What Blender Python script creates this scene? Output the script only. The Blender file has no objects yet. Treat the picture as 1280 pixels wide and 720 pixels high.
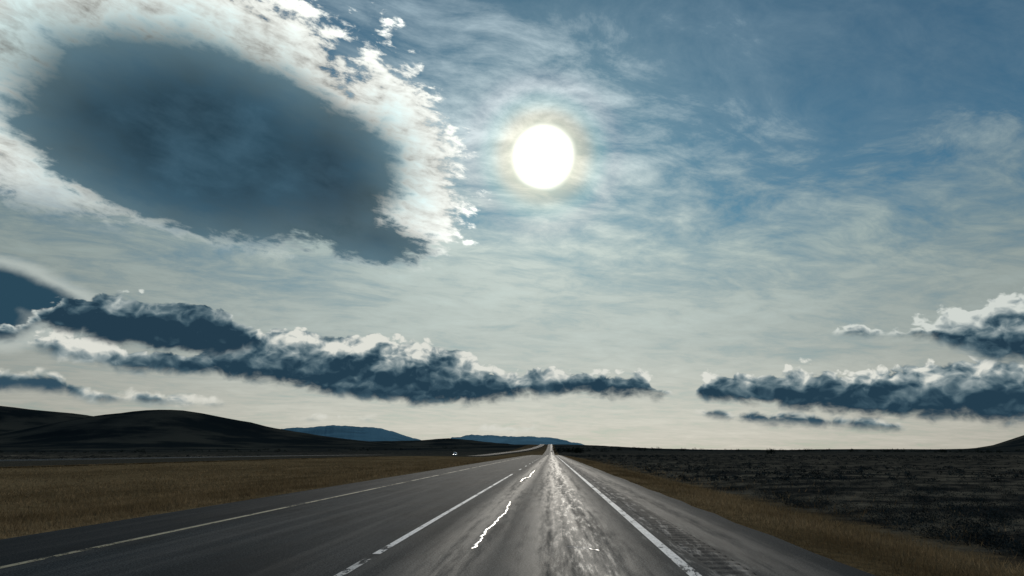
import bpy, math, random
import numpy as np
from mathutils import Vector, Matrix, noise as mnoise
random.seed(7); rng=np.random.default_rng(7)
scene=bpy.context.scene
scene.view_settings.view_transform='Standard'; scene.view_settings.look='None'; scene.view_settings.exposure=0
rad=math.radians
# ---------------------------------------------------------------- camera
F=924.0; PITCH=math.atan(204/F); YAW=-math.atan(49/F*math.cos(PITCH)); H=1.25
cam=bpy.data.cameras.new('camera'); camo=bpy.data.objects.new('camera',cam); scene.collection.objects.link(camo)
cam.sensor_width=36; cam.lens=26; cam.clip_start=0.1; cam.clip_end=80000
camo.location=(0,0,H); camo.rotation_euler=(math.pi/2+PITCH,0,-YAW); scene.camera=camo
YAWD=math.degrees(YAW)
def azel(x,y):
    dx=(x-640)/F; dy=(360-y)/F
    f=math.cos(PITCH)-dy*math.sin(PITCH); z=math.sin(PITCH)+dy*math.cos(PITCH)
    return math.degrees(math.atan2(dx,f))+YAWD, math.degrees(math.atan2(z,math.hypot(dx,f)))
def gnd(x,y,z=0):
    a,e=azel(x,y); d=(H-z)/math.tan(-rad(e)); return d*math.sin(rad(a)), d*math.cos(rad(a))
SAZ,SEL=azel(679,196)
SD=Vector((math.sin(rad(SAZ))*math.cos(rad(SEL)),math.cos(rad(SAZ))*math.cos(rad(SEL)),math.sin(rad(SEL))))
def lin(c):
    r=[]
    for v in c:
        v=v/255; r.append(v/12.92 if v<=0.04045 else ((v+0.055)/1.055)**2.4)
    return tuple(r)+(1,)
# ---------------------------------------------------------------- node DSL
class NT:
    def __init__(s,nt): s.nt=nt; s.nt.nodes.clear()
    def n(s,t,**k):
        nd=s.nt.nodes.new(t)
        for a,b in k.items(): setattr(nd,a,b)
        return nd
    def put(s,inp,v):
        if isinstance(v,V): v=v.s
        if hasattr(v,'is_output'): s.nt.links.new(v,inp)
        else: inp.default_value=v
    def m(s,op,*a,clamp=False):
        nd=s.n('ShaderNodeMath',operation=op,use_clamp=clamp)
        for i,v in enumerate(a): s.put(nd.inputs[i],v)
        return V(s,nd.outputs[0])
    def ss(s,v,a,b,lo=0.,hi=1.,kind='SMOOTHSTEP'):
        nd=s.n('ShaderNodeMapRange',interpolation_type=kind); 
        for i,q in enumerate((v,a,b,lo,hi)): s.put(nd.inputs[i],q)
        return V(s,nd.outputs[0])
    def vec(s,x,y,z=0.0):
        nd=s.n('ShaderNodeCombineXYZ')
        for i,v in enumerate((x,y,z)): s.put(nd.inputs[i],v)
        return nd.outputs[0]
    def vm(s,op,a,b=None,sc=None):
        nd=s.n('ShaderNodeVectorMath',operation=op); s.put(nd.inputs[0],a)
        if b is not None: s.put(nd.inputs[1],b)
        if sc is not None: s.put(nd.inputs['Scale'],sc)
        return nd.outputs[0]
    def noise(s,v,scale,detail=4,rough=0.5,col=False,d='3D'):
        nd=s.n('ShaderNodeTexNoise',noise_dimensions=d); s.put(nd.inputs['Vector'],v)
        for k,q in (('Scale',scale),('Detail',detail),('Roughness',rough)): s.put(nd.inputs[k],q)
        return nd.outputs['Color'] if col else V(s,nd.outputs['Fac'])
    def voro(s,v,scale,detail=0,rough=0.5,d='3D'):
        nd=s.n('ShaderNodeTexVoronoi',voronoi_dimensions=d); s.put(nd.inputs['Vector'],v)
        nd.inputs['Scale'].default_value=scale
        nd.inputs['Detail'].default_value=detail; nd.inputs['Roughness'].default_value=rough
        return V(s,nd.outputs['Distance'])
    def warp(s,v,scale,amp,detail=2,d='3D'):
        c=s.noise(v,scale,detail,col=True,d=d)
        c=s.vm('SUBTRACT',c,(0.5,0.5,0.5)); c=s.vm('SCALE',c,sc=amp)
        return s.vm('ADD',v,c)
    def mix(s,f,a,b,blend='MIX'):
        nd=s.n('ShaderNodeMix',data_type='RGBA',blend_type=blend); nd.clamp_factor=True
        s.put(nd.inputs[0],f); s.put(nd.inputs[6],a); s.put(nd.inputs[7],b)
        return nd.outputs[2]
    def ramp(s,f,stops):
        nd=s.n('ShaderNodeValToRGB'); cr=nd.color_ramp
        while len(cr.elements)<len(stops): cr.elements.new(0.5)
        for e,(p,c) in zip(cr.elements,stops): e.position=p
        for e,(p,c) in zip(cr.elements,stops): e.color=c
        s.put(nd.inputs[0],f); return nd.outputs[0]
class V:
    def __init__(s,t,sock): s.t=t; s.s=sock
    def __add__(a,b): return a.t.m('ADD',a,b)
    __radd__=__add__
    def __mul__(a,b): return a.t.m('MULTIPLY',a,b)
    __rmul__=__mul__
    def __sub__(a,b): return a.t.m('SUBTRACT',a,b)
    def __rsub__(a,b): return a.t.m('SUBTRACT',b,a)
    def __truediv__(a,b): return a.t.m('DIVIDE',a,b)
    def mx(a,b): return a.t.m('MAXIMUM',a,b)
    def mn(a,b): return a.t.m('MINIMUM',a,b)
# ---------------------------------------------------------------- sky
w=bpy.data.worlds.new('World'); scene.world=w; w.use_nodes=True
T=NT(w.node_tree)
tc=T.n('ShaderNodeTexCoord'); GEN=tc.outputs['Generated']
sp=T.n('ShaderNodeSeparateXYZ'); T.nt.links.new(GEN,sp.inputs[0])
X,Y,Z=[V(T,sp.outputs[i]) for i in range(3)]
RAZ=T.m('ARCTAN2',X,Y); REL=T.m('ARCSINE',Z)
AZ=RAZ*57.2958; EL=REL*57.2958
dn=T.n('ShaderNodeVectorMath',operation='DOT_PRODUCT'); T.put(dn.inputs[0],GEN); dn.inputs[1].default_value=SD
ANG=T.m('ARCCOSINE',V(T,dn.outputs['Value']).mn(1.0).mx(-1.0))*57.2958
sky=T.n('ShaderNodeTexSky',sky_type='NISHITA'); sky.sun_disc=False; sky.sun_elevation=rad(SEL); sky.sun_rotation=rad(SAZ)
sky.air_density=1.0; sky.dust_density=0.6; sky.ozone_density=1.0; sky.altitude=1800
nish=T.vm('MULTIPLY',sky.outputs[0],(0.022,0.045,0.047))
def bgnode(col):
    bg=T.n('ShaderNodeBackground'); T.put(bg.inputs[0],T.vm('SCALE',col,sc=10.0)); bg.inputs[1].default_value=0.1; return bg.outputs[0]
def mixsh(f,a,b):
    nd=T.n('ShaderNodeMixShader'); T.put(nd.inputs[0],f); T.nt.links.new(a,nd.inputs[1]); T.nt.links.new(b,nd.inputs[2]); return nd.outputs[0]
def ell(cx,cy,rx,ry,tilt=0):
    a0,e0=azel(cx,cy); h=4
    a1,e1=azel(cx+h,cy); a2,e2=azel(cx,cy+h)
    J=np.array([[(a1-a0)/h,(a2-a0)/h],[(e1-e0)/h,(e2-e0)/h]])
    Ji=np.linalg.inv(J); t=rad(tilt)
    R=np.array([[math.cos(t)/rx,math.sin(t)/rx],[-math.sin(t)/ry,math.cos(t)/ry]])
    return a0,e0,R@Ji,min(rx,ry)/16.1
def field(lst,az,el,k=0.6):
    out=None
    for q in lst:
        a0,e0,A,r=ell(*q)
        da=az-a0; de=el-e0
        u=T.m('MULTIPLY_ADD',da,float(A[0,0]),de*float(A[0,1]))
        v=T.m('MULTIPLY_ADD',da,float(A[1,0]),de*float(A[1,1]))
        l=T.m('SQRT',T.m('MULTIPLY_ADD',u,u,v*v))
        s=T.m('MULTIPLY_ADD',l,-r,r)
        out=s if out is None else T.m('SMOOTH_MAX',out,s,k)
    return out
# high thin cloud sheet (a flat layer seen in perspective)
zz=Z.mx(0.0)+0.10
QX=X/zz; QY=Y/zz
Qw=T.warp(T.vec(QX*0.9,QY*1.2),0.8,0.9,2,d='2D')
n1=T.noise(Qw,1.3,5,0.55,d='2D')
Qs=T.warp(T.vec(QX*2.4+QY*1.2,QY*3.6-QX*2.0),0.5,1.2,2,d='2D')
n2=T.noise(Qs,1.5,7,0.68,d='2D')
B=T.ss(EL,8.,30.)*T.ss(AZ,-12.,24.,0.60,0.98)
hf=T.ss(EL,5.,24.,0.25,1.)
C=(1.0-B*1.06+(n1-0.5)*1.5*hf+(n2-0.5)*2.1*hf).mx(0.14+(n2-0.4)*0.5).mn(1.0)
vcol=T.ramp(EL/40.0,[(0.0,lin((206,201,187))),(0.06,lin((203,203,191))),(0.2,lin((172,184,180))),(0.38,lin((156,175,174))),(0.6,lin((142,166,177))),(1.0,lin((112,143,164)))])
side=T.ss(T.m('ABSOLUTE',AZ-SAZ),8.,45.,1.0,0.70)
vcol=T.vm('SCALE',vcol,sc=side*(0.88+(0.85*(n2-0.5)+0.85*(n1-0.5))*T.ss(EL,4.,24.,0.35,1.)))
glow=T.m('EXPONENT',ANG*-0.16)*0.50+T.m('EXPONENT',ANG*-0.06)*0.18
vcol=T.vm('ADD',vcol,T.vm('SCALE',(1.0,0.98,0.84),sc=glow))
veil=T.mix(C,nish,vcol)
# sun seen through thin cloud, with its diffraction corona
AN=ANG+(n2-0.5)*0.9
disc=T.ss(AN,2.6,1.1)
warm=T.m('EXPONENT',AN*AN*-0.13)
def ringf(c,k):
    q=AN-c; return T.m('EXPONENT',q*q*(-k))
wv=T.vm('ADD',T.vm('SCALE',(0.72,0.60,0.30),sc=warm),T.vm('SCALE',(2.5,2.4,2.2),sc=disc))
rn=(n1+n2)*0.9
wv=T.vm('ADD',wv,T.vm('SCALE',(0.08,0.01,-0.03),sc=ringf(3.0,1.6)*rn))
wv=T.vm('ADD',wv,T.vm('SCALE',(-0.02,0.025,0.03),sc=ringf(4.2,1.6)*rn))
wv=T.vm('ADD',wv,T.vm('SCALE',(0.02,-0.003,0.005),sc=ringf(5.4,1.2)*rn))
veil=T.vm('ADD',veil,wv)
la,le=azel(0,262); lb,lf=azel(500,345)
def lenticular(base_):
    Ps=T.vec(AZ,EL*1.5)
    bw=T.warp(Ps,0.10,4.0,3,d='2D')
    bn=T.noise(bw,0.20,7,0.60,d='2D')
    bs=T.noise(bw,0.10,2,0.5,d='2D')
    bn2=T.noise(T.warp(T.vec(AZ*0.8-EL*0.3,EL*2.4+AZ*0.5),0.3,1.6,2,d='2D'),0.55,6,0.62,d='2D')
    sheet=field([(215,135,330,178,14),(60,60,260,120,-5),(478,205,98,142,-20)],AZ,EL)
    sd=sheet+(bn-0.5)*8.0+(bn2-0.5)*6.0
    line=(AZ-la)*((lf-le)/(lb-la))+le
    low_=T.ss(EL-line,-0.5,4.0)
    fade=T.ss(EL,10.5,12.5)*T.ss(AZ,-6.,-3.2,1.,0.)
    sa=T.ss(sd,-0.5,1.1)*fade*low_
    sheetcol=T.mix(T.ss(sd,0.5,6.),lin((242,245,238)),lin((184,201,200)))
    sheetcol=T.vm('SCALE',sheetcol,sc=0.97+(bn2-0.5)*1.7+(bn-0.5)*1.9)
    col=T.mix(sa,base_,sheetcol)
    core=field([(262,176,236,120,17),(130,140,110,70,5),(400,210,112,90,35),(470,298,76,29,12)],AZ,EL,2.2)
    cd=core+(bs-0.5)*1.6+(bn-0.5)*2.6+(bn2-0.5)*2.0
    und=T.ss(EL-line,9.,3.)          # underside is sharper and darker than the feathered top
    ca=T.ss(cd,-0.7+und*0.4,1.2-und*0.7)
    corecol=T.mix(T.ss(cd+und*0.8,-0.4,4.4),lin((92,119,130)),lin((43,73,90)))
    corecol=T.vm('SCALE',corecol,sc=1.0+(bs-0.5)*0.9+(bn-0.5)*0.7+(bn2-0.5)*0.35)
    return T.mix(ca*fade*0.98,col,corecol)
def prof_ramp(az,lst):
    st=[]
    for x,t_,b_,br in lst:
        a,e=azel(x,t_); _,e2=azel(x,b_)
        st.append(((a+50)/100,(e2/30,e/30,br,1)))
    nd=T.ramp((az+50.0)/100.0,st); s=T.n('ShaderNodeSeparateColor'); T.nt.links.new(nd,s.inputs[0])
    return V(T,s.outputs[0])*30.0,V(T,s.outputs[1])*30.0,V(T,s.outputs[2])
def cumulus(base_,k):
    az=RAZ*(57.2958+k); el=REL*(57.2958+k)
    P=T.vec(az,el*1.45)
    Pw=T.warp(P,0.50,1.1,2,d='2D')
    a=T.noise(Pw,0.34,7,0.52,d='2D')
    a2=T.noise(T.vm('ADD',Pw,(0.45,-0.9,0)),0.34,5,0.52,d='2D')   # same billows, shifted away from the sun
    b=T.voro(Pw,0.60,3,0.52,d='2D')
    b2=T.voro(T.vm('ADD',Pw,(0.18,-0.42,0)),0.60,2,0.52,d='2D')
    bil=(a-0.5)*4.4+(0.42-b)*1.9
    relief=(a-a2)*4.0+(b2-b)*1.5
    def layer(col,lst,soft,amp,rimw,dark,bright):
        bot,top,br=prof_ramp(az,lst)
        th=(top-bot)
        dt=top-el+bil*amp
        db=(el-bot)*1.1+bil*amp*0.6
        al=T.ss(dt,-0.04,soft)*T.ss(db,-0.35,0.6)*T.ss(th,-0.3,0.35)
        t=dt/(th.mx(1.7))
        up=T.ss(t,0.80,0.15)
        L=0.97-T.ss(t,0.0,rimw)*0.95+relief*(0.22+up*0.27)+(br-0.5)*1.2+T.ss(db,0.5,0.0)*0.10+(a-0.5)*0.7
        cc=T.ramp(L,[(0.0,lin(dark)),(0.2,lin((56,81,95))),(0.42,lin((92,113,122))),(0.68,lin((146,159,161))),(1.0,lin(bright))])
        return T.mix(al,col,cc)
    col=base_
    wd=field([(0,358,125,27,16),(-90,380,160,40,10)],az,el)+(a-0.5)*0.9
    col=T.mix(T.ss(wd,-1.1,-0.2)*0.45,col,lin((205,212,206)))
    col=T.mix(T.ss(wd,-0.3,0.6),col,lin((42,72,89)))
    low=[(-300,450,495,.4),(-60,452,495,.35),(20,456,492,.3),(80,466,492,.4),(110,484,503,.7),(180,484,506,.85),(280,492,508,.95),(310,505,500,.9),(345,520,515,.95),(370,513,525,1.),(470,515,525,1.),(500,525,515,.8),(580,535,525,.9),(600,528,540,1.),(670,529,540,1.),(700,538,528,.8),(850,520,510,.5),(880,508,520,.35),(940,508,532,.35),(1030,514,535,.4),(1120,522,541,.4),(1160,535,528,.4)]
    col=layer(col,low,0.5,0.30,0.5,(50,77,94),(216,216,206))
    hi=[(20,400,425,.5),(50,382,410,.45),(90,360,418,.35),(140,362,432,.30),(200,372,446,.27),(250,372,450,.27),(290,386,446,.3),(325,408,440,.4),(345,430,420,.6),(1020,425,412,.8),(1060,404,420,.8),(1110,404,424,.8),(1150,394,426,.75),(1190,388,440,.75),(1230,372,458,.75),(1290,345,462,.7),(1400,330,465,.6)]
    main=[(20,440,425,.7),(45,402,440,.85),(100,412,456,.9),(160,425,466,.75),(250,428,472,.45),(320,405,478,.52),(400,406,492,.54),(450,414,503,.49),(520,420,509,.49),(575,430,508,.49),(612,452,504,.47),(650,460,499,.47),(700,453,497,.45),(760,458,497,.40),(805,461,499,.32),(832,476,499,.32),(852,500,488,.5),(862,500,488,.5),(882,462,504,.5),(930,460,508,.5),(1000,452,515,.45),(1060,458,521,.45),(1130,452,526,.45),(1190,442,529,.48),(1280,440,533,.45),(1400,432,535,.4)]
    col=layer(col,main,0.28,0.46,0.66,(36,61,77),(222,223,214))
    col=layer(col,hi,0.28,0.48,0.42,(36,60,76),(208,214,208))
    return col
ln=lenticular(veil)
bgA=bgnode(veil); bgB=bgnode(ln); bgC=bgnode(cumulus(veil,0.0)); bgD=bgnode(cumulus(ln,0.001))
is_low=T.m('LESS_THAN',EL,15.5)
is_len=T.m('LESS_THAN',AZ,-3.0)*T.m('GREATER_THAN',EL,10.4)
front=mixsh(is_len,mixsh(is_low,bgA,bgC),mixsh(is_low,bgB,bgD))
back=T.mix(T.ss(EL,0.,30.),lin((108,126,136)),lin((58,90,120)))
back=T.mix(T.m('LESS_THAN',EL,-0.6),back,(0.04,0.04,0.03,1))
isback=T.m('MAXIMUM',T.m('LESS_THAN',EL,-0.6),T.m('LESS_THAN',Y,0.12))
wo=T.n('ShaderNodeOutputWorld'); T.nt.links.new(mixsh(isback,front,bgnode(back)),wo.inputs[0])
# sun
sl_=bpy.data.lights.new('sun','SUN'); sl_.energy=2.0; sl_.angle=rad(0.6); sl_.color=(1,0.93,0.82)
so=bpy.data.objects.new('sun',sl_); scene.collection.objects.link(so); so.rotation_euler=SD.to_track_quat('Z','Y').to_euler(); so.location=SD*200
# ---------------------------------------------------------------- helpers
def newmat(name,spec=0.0,rough=0.95):
    m=bpy.data.materials.new(name); m.use_nodes=True; t=NT(m.node_tree)
    p=t.n('ShaderNodeBsdfPrincipled'); o=t.n('ShaderNodeOutputMaterial'); t.nt.links.new(p.outputs[0],o.inputs[0])
    g=t.n('ShaderNodeNewGeometry'); t.pos=g.outputs['Position']; s=t.n('ShaderNodeSeparateXYZ'); t.nt.links.new(t.pos,s.inputs[0])
    p.inputs['Roughness'].default_value=rough; p.inputs['Specular IOR Level'].default_value=spec
    t.X,t.Y,t.Z=[V(t,s.outputs[i]) for i in range(3)]; t.p=p; t.o=o
    return m,t
def bump(t,h,strength,dist):
    b=t.n('ShaderNodeBump'); b.inputs['Strength'].default_value=strength; b.inputs['Distance'].default_value=dist
    t.put(b.inputs['Height'],h); t.nt.links.new(b.outputs[0],t.p.inputs['Normal'])
def mesh(name,verts,faces,mat,parent=None,smooth=False):
    me=bpy.data.meshes.new(name); verts=np.asarray(verts,dtype=np.float32)
    if isinstance(faces,np.ndarray):
        n=faces.shape[1]; me.vertices.add(len(verts)); me.vertices.foreach_set('co',verts.ravel())
        me.loops.add(faces.size); me.loops.foreach_set('vertex_index',faces.ravel().astype(np.int32))
        me.polygons.add(len(faces)); me.polygons.foreach_set('loop_start',np.arange(0,faces.size,n,dtype=np.int32))
        me.update(calc_edges=True)
    else: me.from_pydata([tuple(map(float,v)) for v in verts],[],faces)
    if smooth: me.shade_smooth()
    me.materials.append(mat); o=bpy.data.objects.new(name,me); scene.collection.objects.link(o)
    if parent: o.parent=parent
    return o
def empty(name):
    e=bpy.data.objects.new(name,None); scene.collection.objects.link(e); return e
def sst(a,b,x):
    t=np.clip((np.asarray(x,float)-a)/(b-a),0,1); return t*t*(3-2*t)
def gridfaces(nr,nc):
    i=np.arange(nr-1)[:,None]*nc+np.arange(nc-1)[None,:]
    return np.stack([i,i+1,i+nc+1,i+nc],-1).reshape(-1,4)
# ---------------------------------------------------------------- terrain
def base(x,y):
    x=np.asarray(x,float); y=np.asarray(y,float)
    z=-2.4*np.exp(-((y-620)/210)**2)
    win=np.where(x>0,0.25+0.75*np.exp(-(x/260)**2),0.45+0.55*np.exp(-(x/500)**2))
    z=z+23*sst(800,2500,y)*win
    z=z-30*sst(2700,4500,y)*np.exp(-(x/1500)**2)*0.6
    return z
def vnoise(x,y,s,o=5):
    return np.array([mnoise.fractal(Vector((a/s,b/s,0.3)),0.9,2.0,o) for a,b in zip(np.ravel(x),np.ravel(y))]).reshape(np.shape(x))
ridges=[
 (3300,700,[(-500,505),(-200,500),(-60,508),(0,513),(50,517),(110,522),(150,532),(190,545),(230,556),(300,564)]),
 (2500,500,[(-200,556),(0,545),(80,529),(130,521),(180,518),(220,520),(270,529),(330,541),(400,549),(460,556),(520,564)]),
 (4600,700,[(200,556),(330,549),(400,551),(450,552),(510,549),(560,547),(600,551),(650,556),(690,562),(740,566)]),
 (3300,700,[(1120,566),(1200,563),(1235,560),(1262,551),(1290,542),(1340,536),(1420,530),(1600,534)]),
 (5200,800,[(690,562),(760,559),(860,560),(980,562),(1060,561),(1180,562),(1300,560)]),
]
def hills(x,y):
    az=np.degrees(np.arctan2(x,y)); r=np.hypot(x,y); z=np.zeros_like(r)
    for R,wd_,pts in ridges:
        ae=[azel(*p) for p in pts]
        hz=np.interp(az,[a for a,_ in ae],[max(0.,R*math.tan(rad(e))) for _,e in ae])
        z=np.maximum(z,hz*np.exp(-((r-R)/wd_)**2))
    return np.where(y>0,z,0)
def geom(a,b,n): return list(np.geomspace(a,b,n))
xs=sorted(set([-v for v in geom(90,22000,170)]+[v for v in geom(60,22000,150)]+list(np.arange(-88,-9,3.0))+[-8.9,-8.4,-8.05,-7.6,-4,0,2.6,3.22,3.5,4.2,5,6,7,8.5]+list(np.arange(10,60,3.0))))
ys=sorted(set([-v for v in geom(10,15000,30)]+list(np.arange(-8,40,2.))+geom(40,22000,260)))
xs=np.array(xs); ys=np.array(ys)
GX,GY=np.meshgrid(xs,ys)
def ground(x,y,nz=None):
    z=base(x,y)+hills(x,y)
    xx=np.asarray(x,float)
    cut=np.interp(xx,[-80,-60,-35,-18,-9.5,-8.4,-8.05,-7.6,2.6,3.22,3.6,5,7.5,11,25],[-.4,-.5,-1.1,-.75,-.12,-.04,-.03,-.35,-.35,-.03,-.05,-.2,-.6,-.35,-.3])
    return z+cut
GZ=ground(GX,GY)
r=np.hypot(GX,GY); nz=vnoise(GX,GY,500,6); nz2=vnoise(GX,GY,40,4)
hh=hills(GX,GY)
offr=np.clip(np.maximum(GX-12,-85-GX)/30,0,1)
GZ=GZ+nz*np.minimum(hh*0.22,14)+nz2*offr*np.clip(r/600,0,1)*0.8+nz2*offr*0.12
gm,t=newmat('ground_scrub')
P=t.pos
edge=(t.noise(P,0.6,3,0.6)-0.5)*2.4
med=t.ss(t.X+edge,-64.,-60.)*t.ss(t.X,-7.,-5.,1.,0.)
strip=t.ss(t.X,1.,2.)*t.ss(t.X+edge*1.6,6.2,8.6,1.,0.)
gmask=med.mx(strip)
pat=t.noise(t.vm('MULTIPLY',P,(1,0.35,1)),0.08,5,0.6)
g1=t.mix(t.ss(pat,0.38,0.62),(0.118,0.085,0.044,1),(0.22,0.162,0.086,1))
g1=t.mix(t.ss(t.noise(P,3.0,4,0.7),0.35,0.7),g1,(0.085,0.062,0.034,1))
sn=t.noise(P,0.25,6,0.7)
sg=t.mix(t.ss(sn,0.40,0.64),(0.021,0.022,0.021,1),(0.125,0.114,0.086,1))
big=t.noise(P,0.005,6,0.62)
sg=t.mix(t.ss(big,0.4,0.62,0.,0.6),sg,(0.021,0.023,0.021,1))
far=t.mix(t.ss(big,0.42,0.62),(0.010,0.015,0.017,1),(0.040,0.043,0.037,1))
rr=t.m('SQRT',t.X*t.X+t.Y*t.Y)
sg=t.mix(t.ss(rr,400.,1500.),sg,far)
c=t.mix(gmask*t.ss(rr,500.,1500.,1.,0.5),sg,g1)
t.put(t.p.inputs['Base Color'],c)
bump(t,t.noise(P,5.0,4,0.7),0.8,0.15)
mesh('ground',np.stack([GX,GY,GZ],-1).reshape(-1,3),gridfaces(len(ys),len(xs)),gm,smooth=True)
def mountains(R,pts,depth,colr,seed):
    m,t=newmat('mountain_hazed',0,1)
    cc=t.mix(t.ss(t.noise(t.pos,0.0012,5,0.6),0.4,0.6),colr,tuple(v*0.75 for v in colr[:3])+(1,))  # blue distance haze is mixed into the base colour
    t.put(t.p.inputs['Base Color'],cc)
    ae=[azel(*p) for p in pts]; A=np.linspace(ae[0][0],ae[-1][0],360); hz=np.interp(A,[a for a,_ in ae],[R*math.tan(rad(e)) for _,e in ae])
    n=np.array([mnoise.fractal(Vector((a*0.9,seed,0)),0.8,2.0,7) for a in A]); hz=hz+n*R*0.0014
    rows=[]
    for k in range(13):
        s=(k-6)/6; rr_=R+s*depth; prof=(1-abs(s))**1.0
        nn=np.array([mnoise.fractal(Vector((a*2.2,k*0.7,seed)),0.8,2.0,5) for a in A])
        zz_=hz*prof+(nn*R*0.001*prof*(abs(s)>0.01)) -30*(abs(s)>0.9)
        rows.append(np.stack([rr_*np.sin(np.radians(A)),rr_*np.cos(np.radians(A)),zz_],-1))
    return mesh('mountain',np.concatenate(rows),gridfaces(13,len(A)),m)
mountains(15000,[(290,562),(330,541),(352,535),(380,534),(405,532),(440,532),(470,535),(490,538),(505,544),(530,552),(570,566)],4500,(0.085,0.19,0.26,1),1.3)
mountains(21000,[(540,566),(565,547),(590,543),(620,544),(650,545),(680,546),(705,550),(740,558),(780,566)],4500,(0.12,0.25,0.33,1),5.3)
# ---------------------------------------------------------------- roads
def asphalt(name,main=True):
    m,t=newmat(name,0.08); P=t.pos
    agg=t.noise(P,42.,4,0.85)
    st=t.noise(t.vm('MULTIPLY',P,(3.0,0.05,1)),1.0,4,0.6)
    pat=t.noise(t.vm('MULTIPLY',P,(1.0,0.3,1)),0.7,5,0.65)
    c=t.mix(t.ss(agg,0.42,0.68),(0.006,0.011,0.014,1),(0.075,0.095,0.105,1))
    c=t.mix(t.ss(st,0.35,0.7,0.,0.22),c,(0.032,0.044,0.050,1))
    c=t.mix(t.ss(pat,0.42,0.66,0.,0.65),c,(0.007,0.012,0.015,1))
    rg=0.78+(st-0.5)*0.4; spc=0.012+t.ss(st,0.45,0.7)*0.03
    if main:
        sh=t.ss(t.X,-6.25,-6.1,0.55,0.).mx(t.ss(t.X,1.58,1.72,0.,0.35))
        c=t.mix(sh,c,(0.008,0.012,0.015,1))
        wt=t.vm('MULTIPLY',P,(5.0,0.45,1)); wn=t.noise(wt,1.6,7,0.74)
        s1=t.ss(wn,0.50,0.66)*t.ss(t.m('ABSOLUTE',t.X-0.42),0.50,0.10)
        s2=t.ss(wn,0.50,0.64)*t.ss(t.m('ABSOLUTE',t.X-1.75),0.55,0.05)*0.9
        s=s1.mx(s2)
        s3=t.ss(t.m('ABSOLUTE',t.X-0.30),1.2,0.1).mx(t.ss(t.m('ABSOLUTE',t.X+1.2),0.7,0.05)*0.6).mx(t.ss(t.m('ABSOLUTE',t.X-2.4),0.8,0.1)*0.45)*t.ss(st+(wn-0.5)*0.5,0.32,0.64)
        c=t.mix(s*0.5,c,(0.22,0.245,0.255,1)); rg=rg-s*0.08-s3*0.18; spc=spc+s*0.08+s3*0.14  # sun glare along the wheel track painted in as paler broken streaks
    t.put(t.p.inputs['Base Color'],c); t.put(t.p.inputs['Roughness'],rg.mx(0.48).mn(0.95)); t.put(t.p.inputs['Specular IOR Level'],spc)
    bump(t,agg,0.9,0.010)
    return m
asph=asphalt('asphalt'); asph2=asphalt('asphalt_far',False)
def paint(name,colr,wear=0.5):
    m,t=newmat(name,0.15,0.7)
    n=t.noise(t.vm('MULTIPLY',t.pos,(1,0.3,1)),13.,5,0.78); n2=t.noise(t.pos,0.45,3,0.6)
    t.put(t.p.inputs['Base Color'],t.mix(t.ss(n,0.35,0.65),colr,tuple(v*0.55 for v in colr[:3])+(1,)))
    t.put(t.p.inputs['Alpha'],t.ss(n+(n2-0.5)*0.9,wear-0.08,wear+0.06)); return m
white=paint('worn_white_paint',(0.78,0.80,0.80,1),0.41); white2=paint('faded_white_paint',(0.5,0.53,0.53,1),0.49); yellow=paint('worn_yellow_paint',(0.42,0.38,0.25,1),0.45)
hw=empty('highway')
cols=[-8.0,-6.0,-2.2,0,1.72,2.12,3.3]
V_=[];Fc=[]
YM=120
yr=np.array(sorted(set(list(np.arange(-40,60,2.))+geom(60,2700,170)+[2.0,float(YM)])))
allc=[-8.3]+cols+[3.6]
nc=len(allc)
for y in yr:
    for i,x in enumerate(allc):
        z=float(base(0,y))-(0.3 if i in(0,nc-1) else 0)
        jx=mnoise.noise(Vector((x,y*0.5,3)))*0.12 if (i in(0,1,nc-2,nc-1) and y<400) else 0
        V_.append((x+jx,y,z))
for j in range(len(yr)-1):
    for i in range(nc-1):
        if i==5 and 2.0<=yr[j]<YM: continue
        a=j*nc+i; Fc.append((a,a+1,a+nc+1,a+nc))
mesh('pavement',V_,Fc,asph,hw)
yy=np.arange(2.0,YM+0.001,0.05); zr=-0.013*np.clip(np.sin(2*np.pi*yy/0.33)*1.6+0.1,0,1)
rx=[1.72,1.7201,1.80,2.04,2.1199,2.12]; wz=[0,1,1,1,1,0]
RV=[(x,y,float(base(0,y))+z*q if q else float(base(0,y))) for y,z in zip(yy,zr) for x,q in zip(rx,wz)]
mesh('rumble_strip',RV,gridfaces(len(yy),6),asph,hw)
def stripe(name,x0,x1,y0,y1,mat,par,xf=None,zoff=0.004,zb=None):
    ys_=np.array([y0]+[v for v in yr if y0<v<y1]+[y1]); v=[]
    for y in ys_:
        cx=xf(y) if xf else 0; z=float(zb(cx,y) if zb else base(0,y))+zoff
        v+= [(cx+x0,y,z),(cx+x1,y,z)]
    return mesh(name,v,gridfaces(len(ys_),2),mat,par)
stripe('edge_line_white',1.40,1.53,-10,2700,white,hw)
stripe('edge_line_yellow',-6.11,-6.0,-10,2700,yellow,hw)
stripe('lane_line_long',-2.24,-2.14,9.6,43,white,hw)
stripe('lane_line_worn',-2.24,-2.14,-3,9.2,white2,hw)
yk=52; k=0
while yk<420:
    stripe('lane_dash_%d'%k,-2.24,-2.14,yk,yk+3.2,white,hw); yk+=12; k+=1
tm,t=newmat('crack_sealant',0.5,0.35); t.put(t.p.inputs['Base Color'],t.mix(t.ss(t.noise(t.pos,20.,3),.4,.6),(0.33,0.35,0.36,1),(0.55,0.57,0.58,1)))  # pale base colour carries the sun glare on the glossy tar
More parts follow.
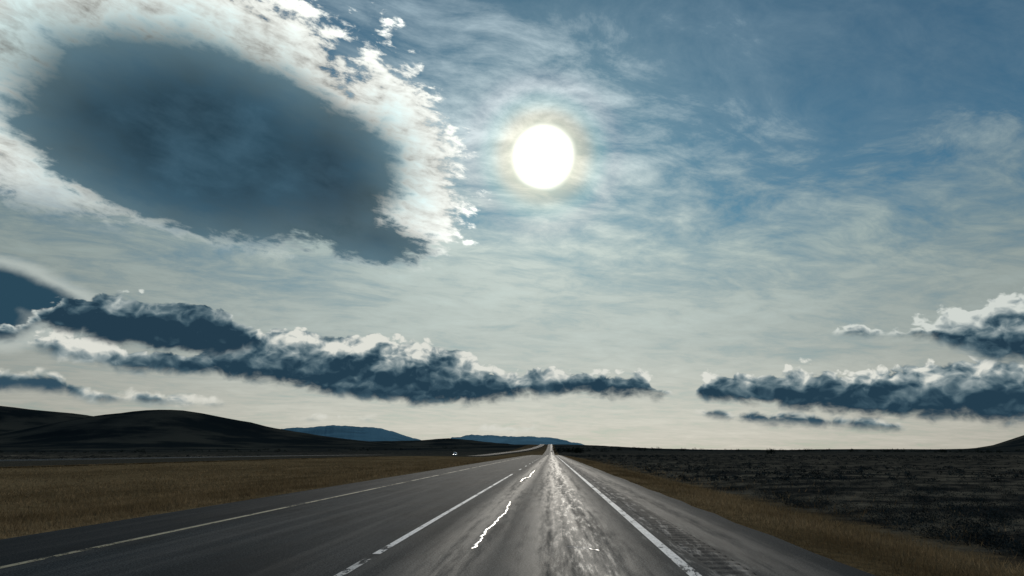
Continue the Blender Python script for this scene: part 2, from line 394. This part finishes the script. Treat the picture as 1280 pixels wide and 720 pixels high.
def seal(pts,wd_,name):
    g=[gnd(*p) for p in pts]; out=[]
    for a,b in zip(g[:-1],g[1:]):
        for k in range(8):
            f=k/8; out.append((a[0]*(1-f)+b[0]*f,a[1]*(1-f)+b[1]*f))
    out.append(g[-1]); v=[]
    for i,(x,y) in enumerate(out):
        j=mnoise.noise(Vector((y*2,i*0.25,wd_*9)))*0.05; ww=wd_*(0.4+0.9*abs(mnoise.noise(Vector((i*0.3,y,2)))) )
        if i in(0,len(out)-1): ww*=0.2
        v+=[(x+j-ww,y,0.006),(x+j,y,0.010),(x+j+ww,y,0.006)]
    mesh(name,v,gridfaces(len(out),3),tm,hw)
seal([(638,627),(634,634),(631,641),(622,650),(617,656),(606,664),(602,672),(597,678),(592,686)],0.028,'crack_seal_1')
seal([(669,588),(664,592),(662,596),(655,598),(650,602)],0.042,'crack_seal_2')
seal([(710,684),(722,685),(735,686),(748,689)],0.012,'crack_seal_3')
def ox_(y): return float(-70+46*sst(150,1900,y))
ow=empty('highway'); ow.name='highway.001'
gvl,t=newmat('gravel_shoulder'); t.put(t.p.inputs['Base Color'],t.mix(t.ss(t.noise(t.pos,8.,4,0.7),.35,.65),(0.03,0.03,0.025,1),(0.07,0.065,0.05,1)))
yo=np.array([v for v in sorted(set(list(np.arange(-200,60,10.))+list(yr))) if v>=-200])
def ostrip(name,offs,zo,mat):
    v=[]
    for y in yo:
        for o,zq in zip(offs,zo): v.append((ox_(y)+o,y,float(base(ox_(y),y))+zq))
    mesh(name,v,gridfaces(len(yo),len(offs)),mat,ow)
ostrip('pavement',[-6,6],[0.12,0.12],asph2)
ostrip('verge_right',[6,7.2,9.5],[0.12,0.05,-1.2],gvl); ostrip('verge_left',[-10,-7,-6],[-1.2,0.05,0.12],gvl)
stripe('edge_line',-5,-4.85,-200,2600,white,ow,ox_,0.124,base); stripe('edge_line_yellow',4.85,5,-200,2600,yellow,ow,ox_,0.124,base)
# ---------------------------------------------------------------- vegetation
def blades(name,pts,zs,h,wd_,mat,lean=0.5):
    n=len(pts); a=rng.uniform(0,2*np.pi,n); l=rng.normal(0,lean,(n,2))*h[:,None]
    dx=np.cos(a)*wd_/2; dy=np.sin(a)*wd_/2
    v=np.zeros((n,3,3)); v[:,0]=np.stack([pts[:,0]-dx,pts[:,1]-dy,zs-0.02],-1); v[:,1]=np.stack([pts[:,0]+dx,pts[:,1]+dy,zs-0.02],-1)
    v[:,2]=np.stack([pts[:,0]+l[:,0],pts[:,1]+l[:,1],zs+h],-1)
    return mesh(name,v.reshape(-1,3),np.arange(n*3).reshape(-1,3),mat)
gmat,t=newmat('dry_grass')
gc=t.mix(t.ss(t.noise(t.vm('MULTIPLY',t.pos,(1,0.5,1)),0.30,5,0.7),.38,.62),(0.115,0.083,0.043,1),(0.33,0.245,0.138,1))
gc=t.mix(t.ss(t.noise(t.pos,9.,2,0.6),.35,.7),gc,(0.09,0.065,0.037,1))
t.put(t.p.inputs['Base Color'],gc)
tr=t.n('ShaderNodeBsdfTranslucent'); t.put(tr.inputs[0],gc); ad=t.n('ShaderNodeMixShader'); ad.inputs[0].default_value=0.35
t.nt.links.new(t.p.outputs[0],ad.inputs[1]); t.nt.links.new(tr.outputs[0],ad.inputs[2]); t.nt.links.new(ad.outputs[0],t.o.inputs[0])
gz=ground
pl=[]
n=150000
y=np.exp(rng.uniform(np.log(7),np.log(260),n)); x=-8.10-np.minimum(rng.exponential(1.,n)*np.maximum(y*0.35,4),51)
pl.append(np.stack([x,y],-1))
n=60000
y=np.exp(rng.uniform(np.log(5),np.log(200),n)); x=3.35+np.abs(rng.normal(0,1,n))*2.3; pl.append(np.stack([x,y],-1))
pts=np.concatenate(pl); keep=np.array([mnoise.noise(Vector((a*0.45,b*0.45,0)))+mnoise.noise(Vector((a*2.5,b*2.5,4)))*0.6 for a,b in pts]); 
pts=pts[keep>rng.uniform(-0.9,0.15,len(pts))]
dd=np.hypot(pts[:,0],pts[:,1]); edgef=np.clip(np.minimum(np.abs(pts[:,0]+8.1),np.abs(pts[:,0]-3.35))/1.5,0.3,1)
blades('dry_grass',pts,gz(pts[:,0],pts[:,1]),rng.uniform(0.06,0.22,len(pts))*edgef,np.clip(dd*0.0009,0.010,0.10)*rng.uniform(0.6,1.3,len(pts)),gmat)
smat,t=newmat('sagebrush_leaves')
sc=t.mix(t.ss(t.noise(t.pos,1.5,4,0.7),.35,.7),(0.018,0.021,0.019,1),(0.092,0.096,0.082,1)); t.put(t.p.inputs['Base Color'],sc)
def bushes(name,cx,cy,s,k,mat,tall=0.8,leaf=0.9):
    n=len(cx); zz_=gz(cx,cy)
    u=rng.normal(0,1,(n,k,3)); u/=np.linalg.norm(u,axis=-1,keepdims=True); u*=rng.uniform(0.35,1,(n,k,1))**0.5
    u[...,2]=np.abs(u[...,2])*tall; u*= rng.uniform(0.75,1.15,(n,k,1))
    c=np.stack([cx,cy,zz_],-1)[:,None,:]+u*s[:,None,None]
    q=rng.normal(0,1,(n,k,3,3))*(s[:,None,None,None]*(leaf/np.sqrt(k)))
    v=c[:,:,None,:]+q; v[...,2]=np.maximum(v[...,2],zz_[:,None,None]-0.05)
    return mesh(name,v.reshape(-1,3),np.arange(n*k*3).reshape(-1,3),mat)
n=5200
y=np.exp(rng.uniform(np.log(8),np.log(700),n)); x=7.8+rng.exponential(1,n)*np.maximum(y*0.55,5)
n3=1200; y3=np.exp(rng.uniform(np.log(80),np.log(900),n3)); x3=-84-rng.exponential(1,n3)*y3*0.5
x=np.concatenate([x,x3]); y=np.concatenate([y,y3]); d=np.hypot(x,y); s=rng.uniform(0.14,0.36,len(x))*np.clip(d/110,1,2.2)
near=d<45
bushes('sagebrush',x[near],y[near],s[near],150,smat,0.9,0.55)
o2=bushes('sagebrush_far',x[~near],y[~near],s[~near],36,smat,0.8,0.8); 
bpy.ops.object.select_all(action='DESELECT'); o1=bpy.data.objects['sagebrush']; o1.select_set(True); o2.select_set(True); bpy.context.view_layer.objects.active=o1; bpy.ops.object.join()
tmat,t=newmat('juniper_foliage'); t.put(t.p.inputs['Base Color'],t.mix(t.ss(t.noise(t.pos,0.5,3),.4,.6),(0.008,0.012,0.008,1),(0.025,0.032,0.02,1)))
tx=[];ty=[];ts=[]
for (pxx,spread,cnt,D,sz) in [(716,16,30,1000,5.5),(745,20,16,1200,4),(800,40,24,1300,4),(960,6,6,900,4.5),(1010,30,20,1300,4),(1090,50,34,1300,3.6),(1180,60,36,1200,3.6),(880,60,30,1300,3.6),(1240,40,20,1100,3.0),(560,50,18,1500,3),(450,80,24,1300,3),(300,110,34,1200,3),(100,100,34,1100,3)]:
    for _ in range(cnt):
        p=pxx+random.gauss(0,spread*0.6); a,_e=azel(p,562); DD=D*random.uniform(0.85,1.15)
        tx.append(DD*math.sin(rad(a))); ty.append(DD*math.cos(rad(a))); ts.append(sz*random.uniform(0.4,1.1))
bushes('distant_trees',np.array(tx),np.array(ty),np.array(ts),80,tmat,1.3)
# ---------------------------------------------------------------- oncoming van
van=empty('van'); 
wp,t=newmat('white_car_paint',0.5,0.3); t.p.inputs['Base Color'].default_value=(0.8,0.8,0.8,1)
gl,t=newmat('car_glass',0.5,0.05); t.p.inputs['Base Color'].default_value=(0.02,0.02,0.025,1)
rb,t=newmat('tyre_rubber'); t.p.inputs['Base Color'].default_value=(0.02,0.02,0.02,1)
hl,t=newmat('lit_headlight'); t.p.inputs['Emission Color'].default_value=(1,0.97,0.9,1); t.p.inputs['Emission Strength'].default_value=12
prof=[(0,0.35),(0,0.95),(0.1,1.08),(0.95,1.2),(1.6,1.95),(2.0,2.12),(5.2,2.15),(5.35,1.9),(5.4,0.4)]
def ext(name,pr,x0,x1,mat,inset=0.0):
    n=len(pr); v=[(x0+(inset if z>1.2 else 0),y,z) for y,z in pr]+[(x1-(inset if z>1.2 else 0),y,z) for y,z in pr]
    f=[tuple(range(n))[::-1],tuple(range(n,2*n))]+[(i,(i+1)%n,(i+1)%n+n,i+n) for i in range(n)]
    return mesh(name,v,f,mat,van)
ext('body',prof,-1,1,wp,0.12)
o=mesh('windscreen',[(-.85,1.0,1.24),(.85,1.0,1.24),(.8,1.57,1.9),(-.8,1.57,1.9)],[(0,1,2,3)],gl,van); o.location=(0,-0.03,0.02)
for i,sx in enumerate((-1,1)):
    mesh('side_window_%d'%i,[(sx*0.92,1.5,1.3),(sx*0.92,2.6,1.3),(sx*0.89,2.6,1.9),(sx*0.89,1.8,1.9)],[(0,1,2,3)],gl,van)
    for j,yy_ in enumerate((0.95,4.4)):
        n=20; v=[(sx*0.78+dx,yy_+0.36*math.cos(k*2*math.pi/n),0.36+0.36*math.sin(k*2*math.pi/n)) for dx in(-.13,.13) for k in range(n)]
        mesh('wheel_%d%d'%(i,j),v,[tuple(range(n)),tuple(range(n,2*n))]+[(k,(k+1)%n,(k+1)%n+n,k+n) for k in range(n)],rb,van)
    n=12; v=[(sx*0.72+0.14*math.cos(k*2*math.pi/n),-0.02,0.8+0.11*math.sin(k*2*math.pi/n)) for k in range(n)]
    mesh('headlight_%d'%i,v,[tuple(range(n))],hl,van)
mesh('grille',[(-.5,-0.015,.6),(.5,-0.015,.6),(.5,-0.015,.85),(-.5,-0.015,.85)],[(0,1,2,3)],rb,van)
ta=math.tan(rad(azel(568,563)[0])); yv=min(range(200,1200,5),key=lambda q:abs((ox_(q)+2)/q-ta))
van.location=(ox_(yv)+2,yv,float(base(ox_(yv),yv))+0.125)
print('VAN',van.location)
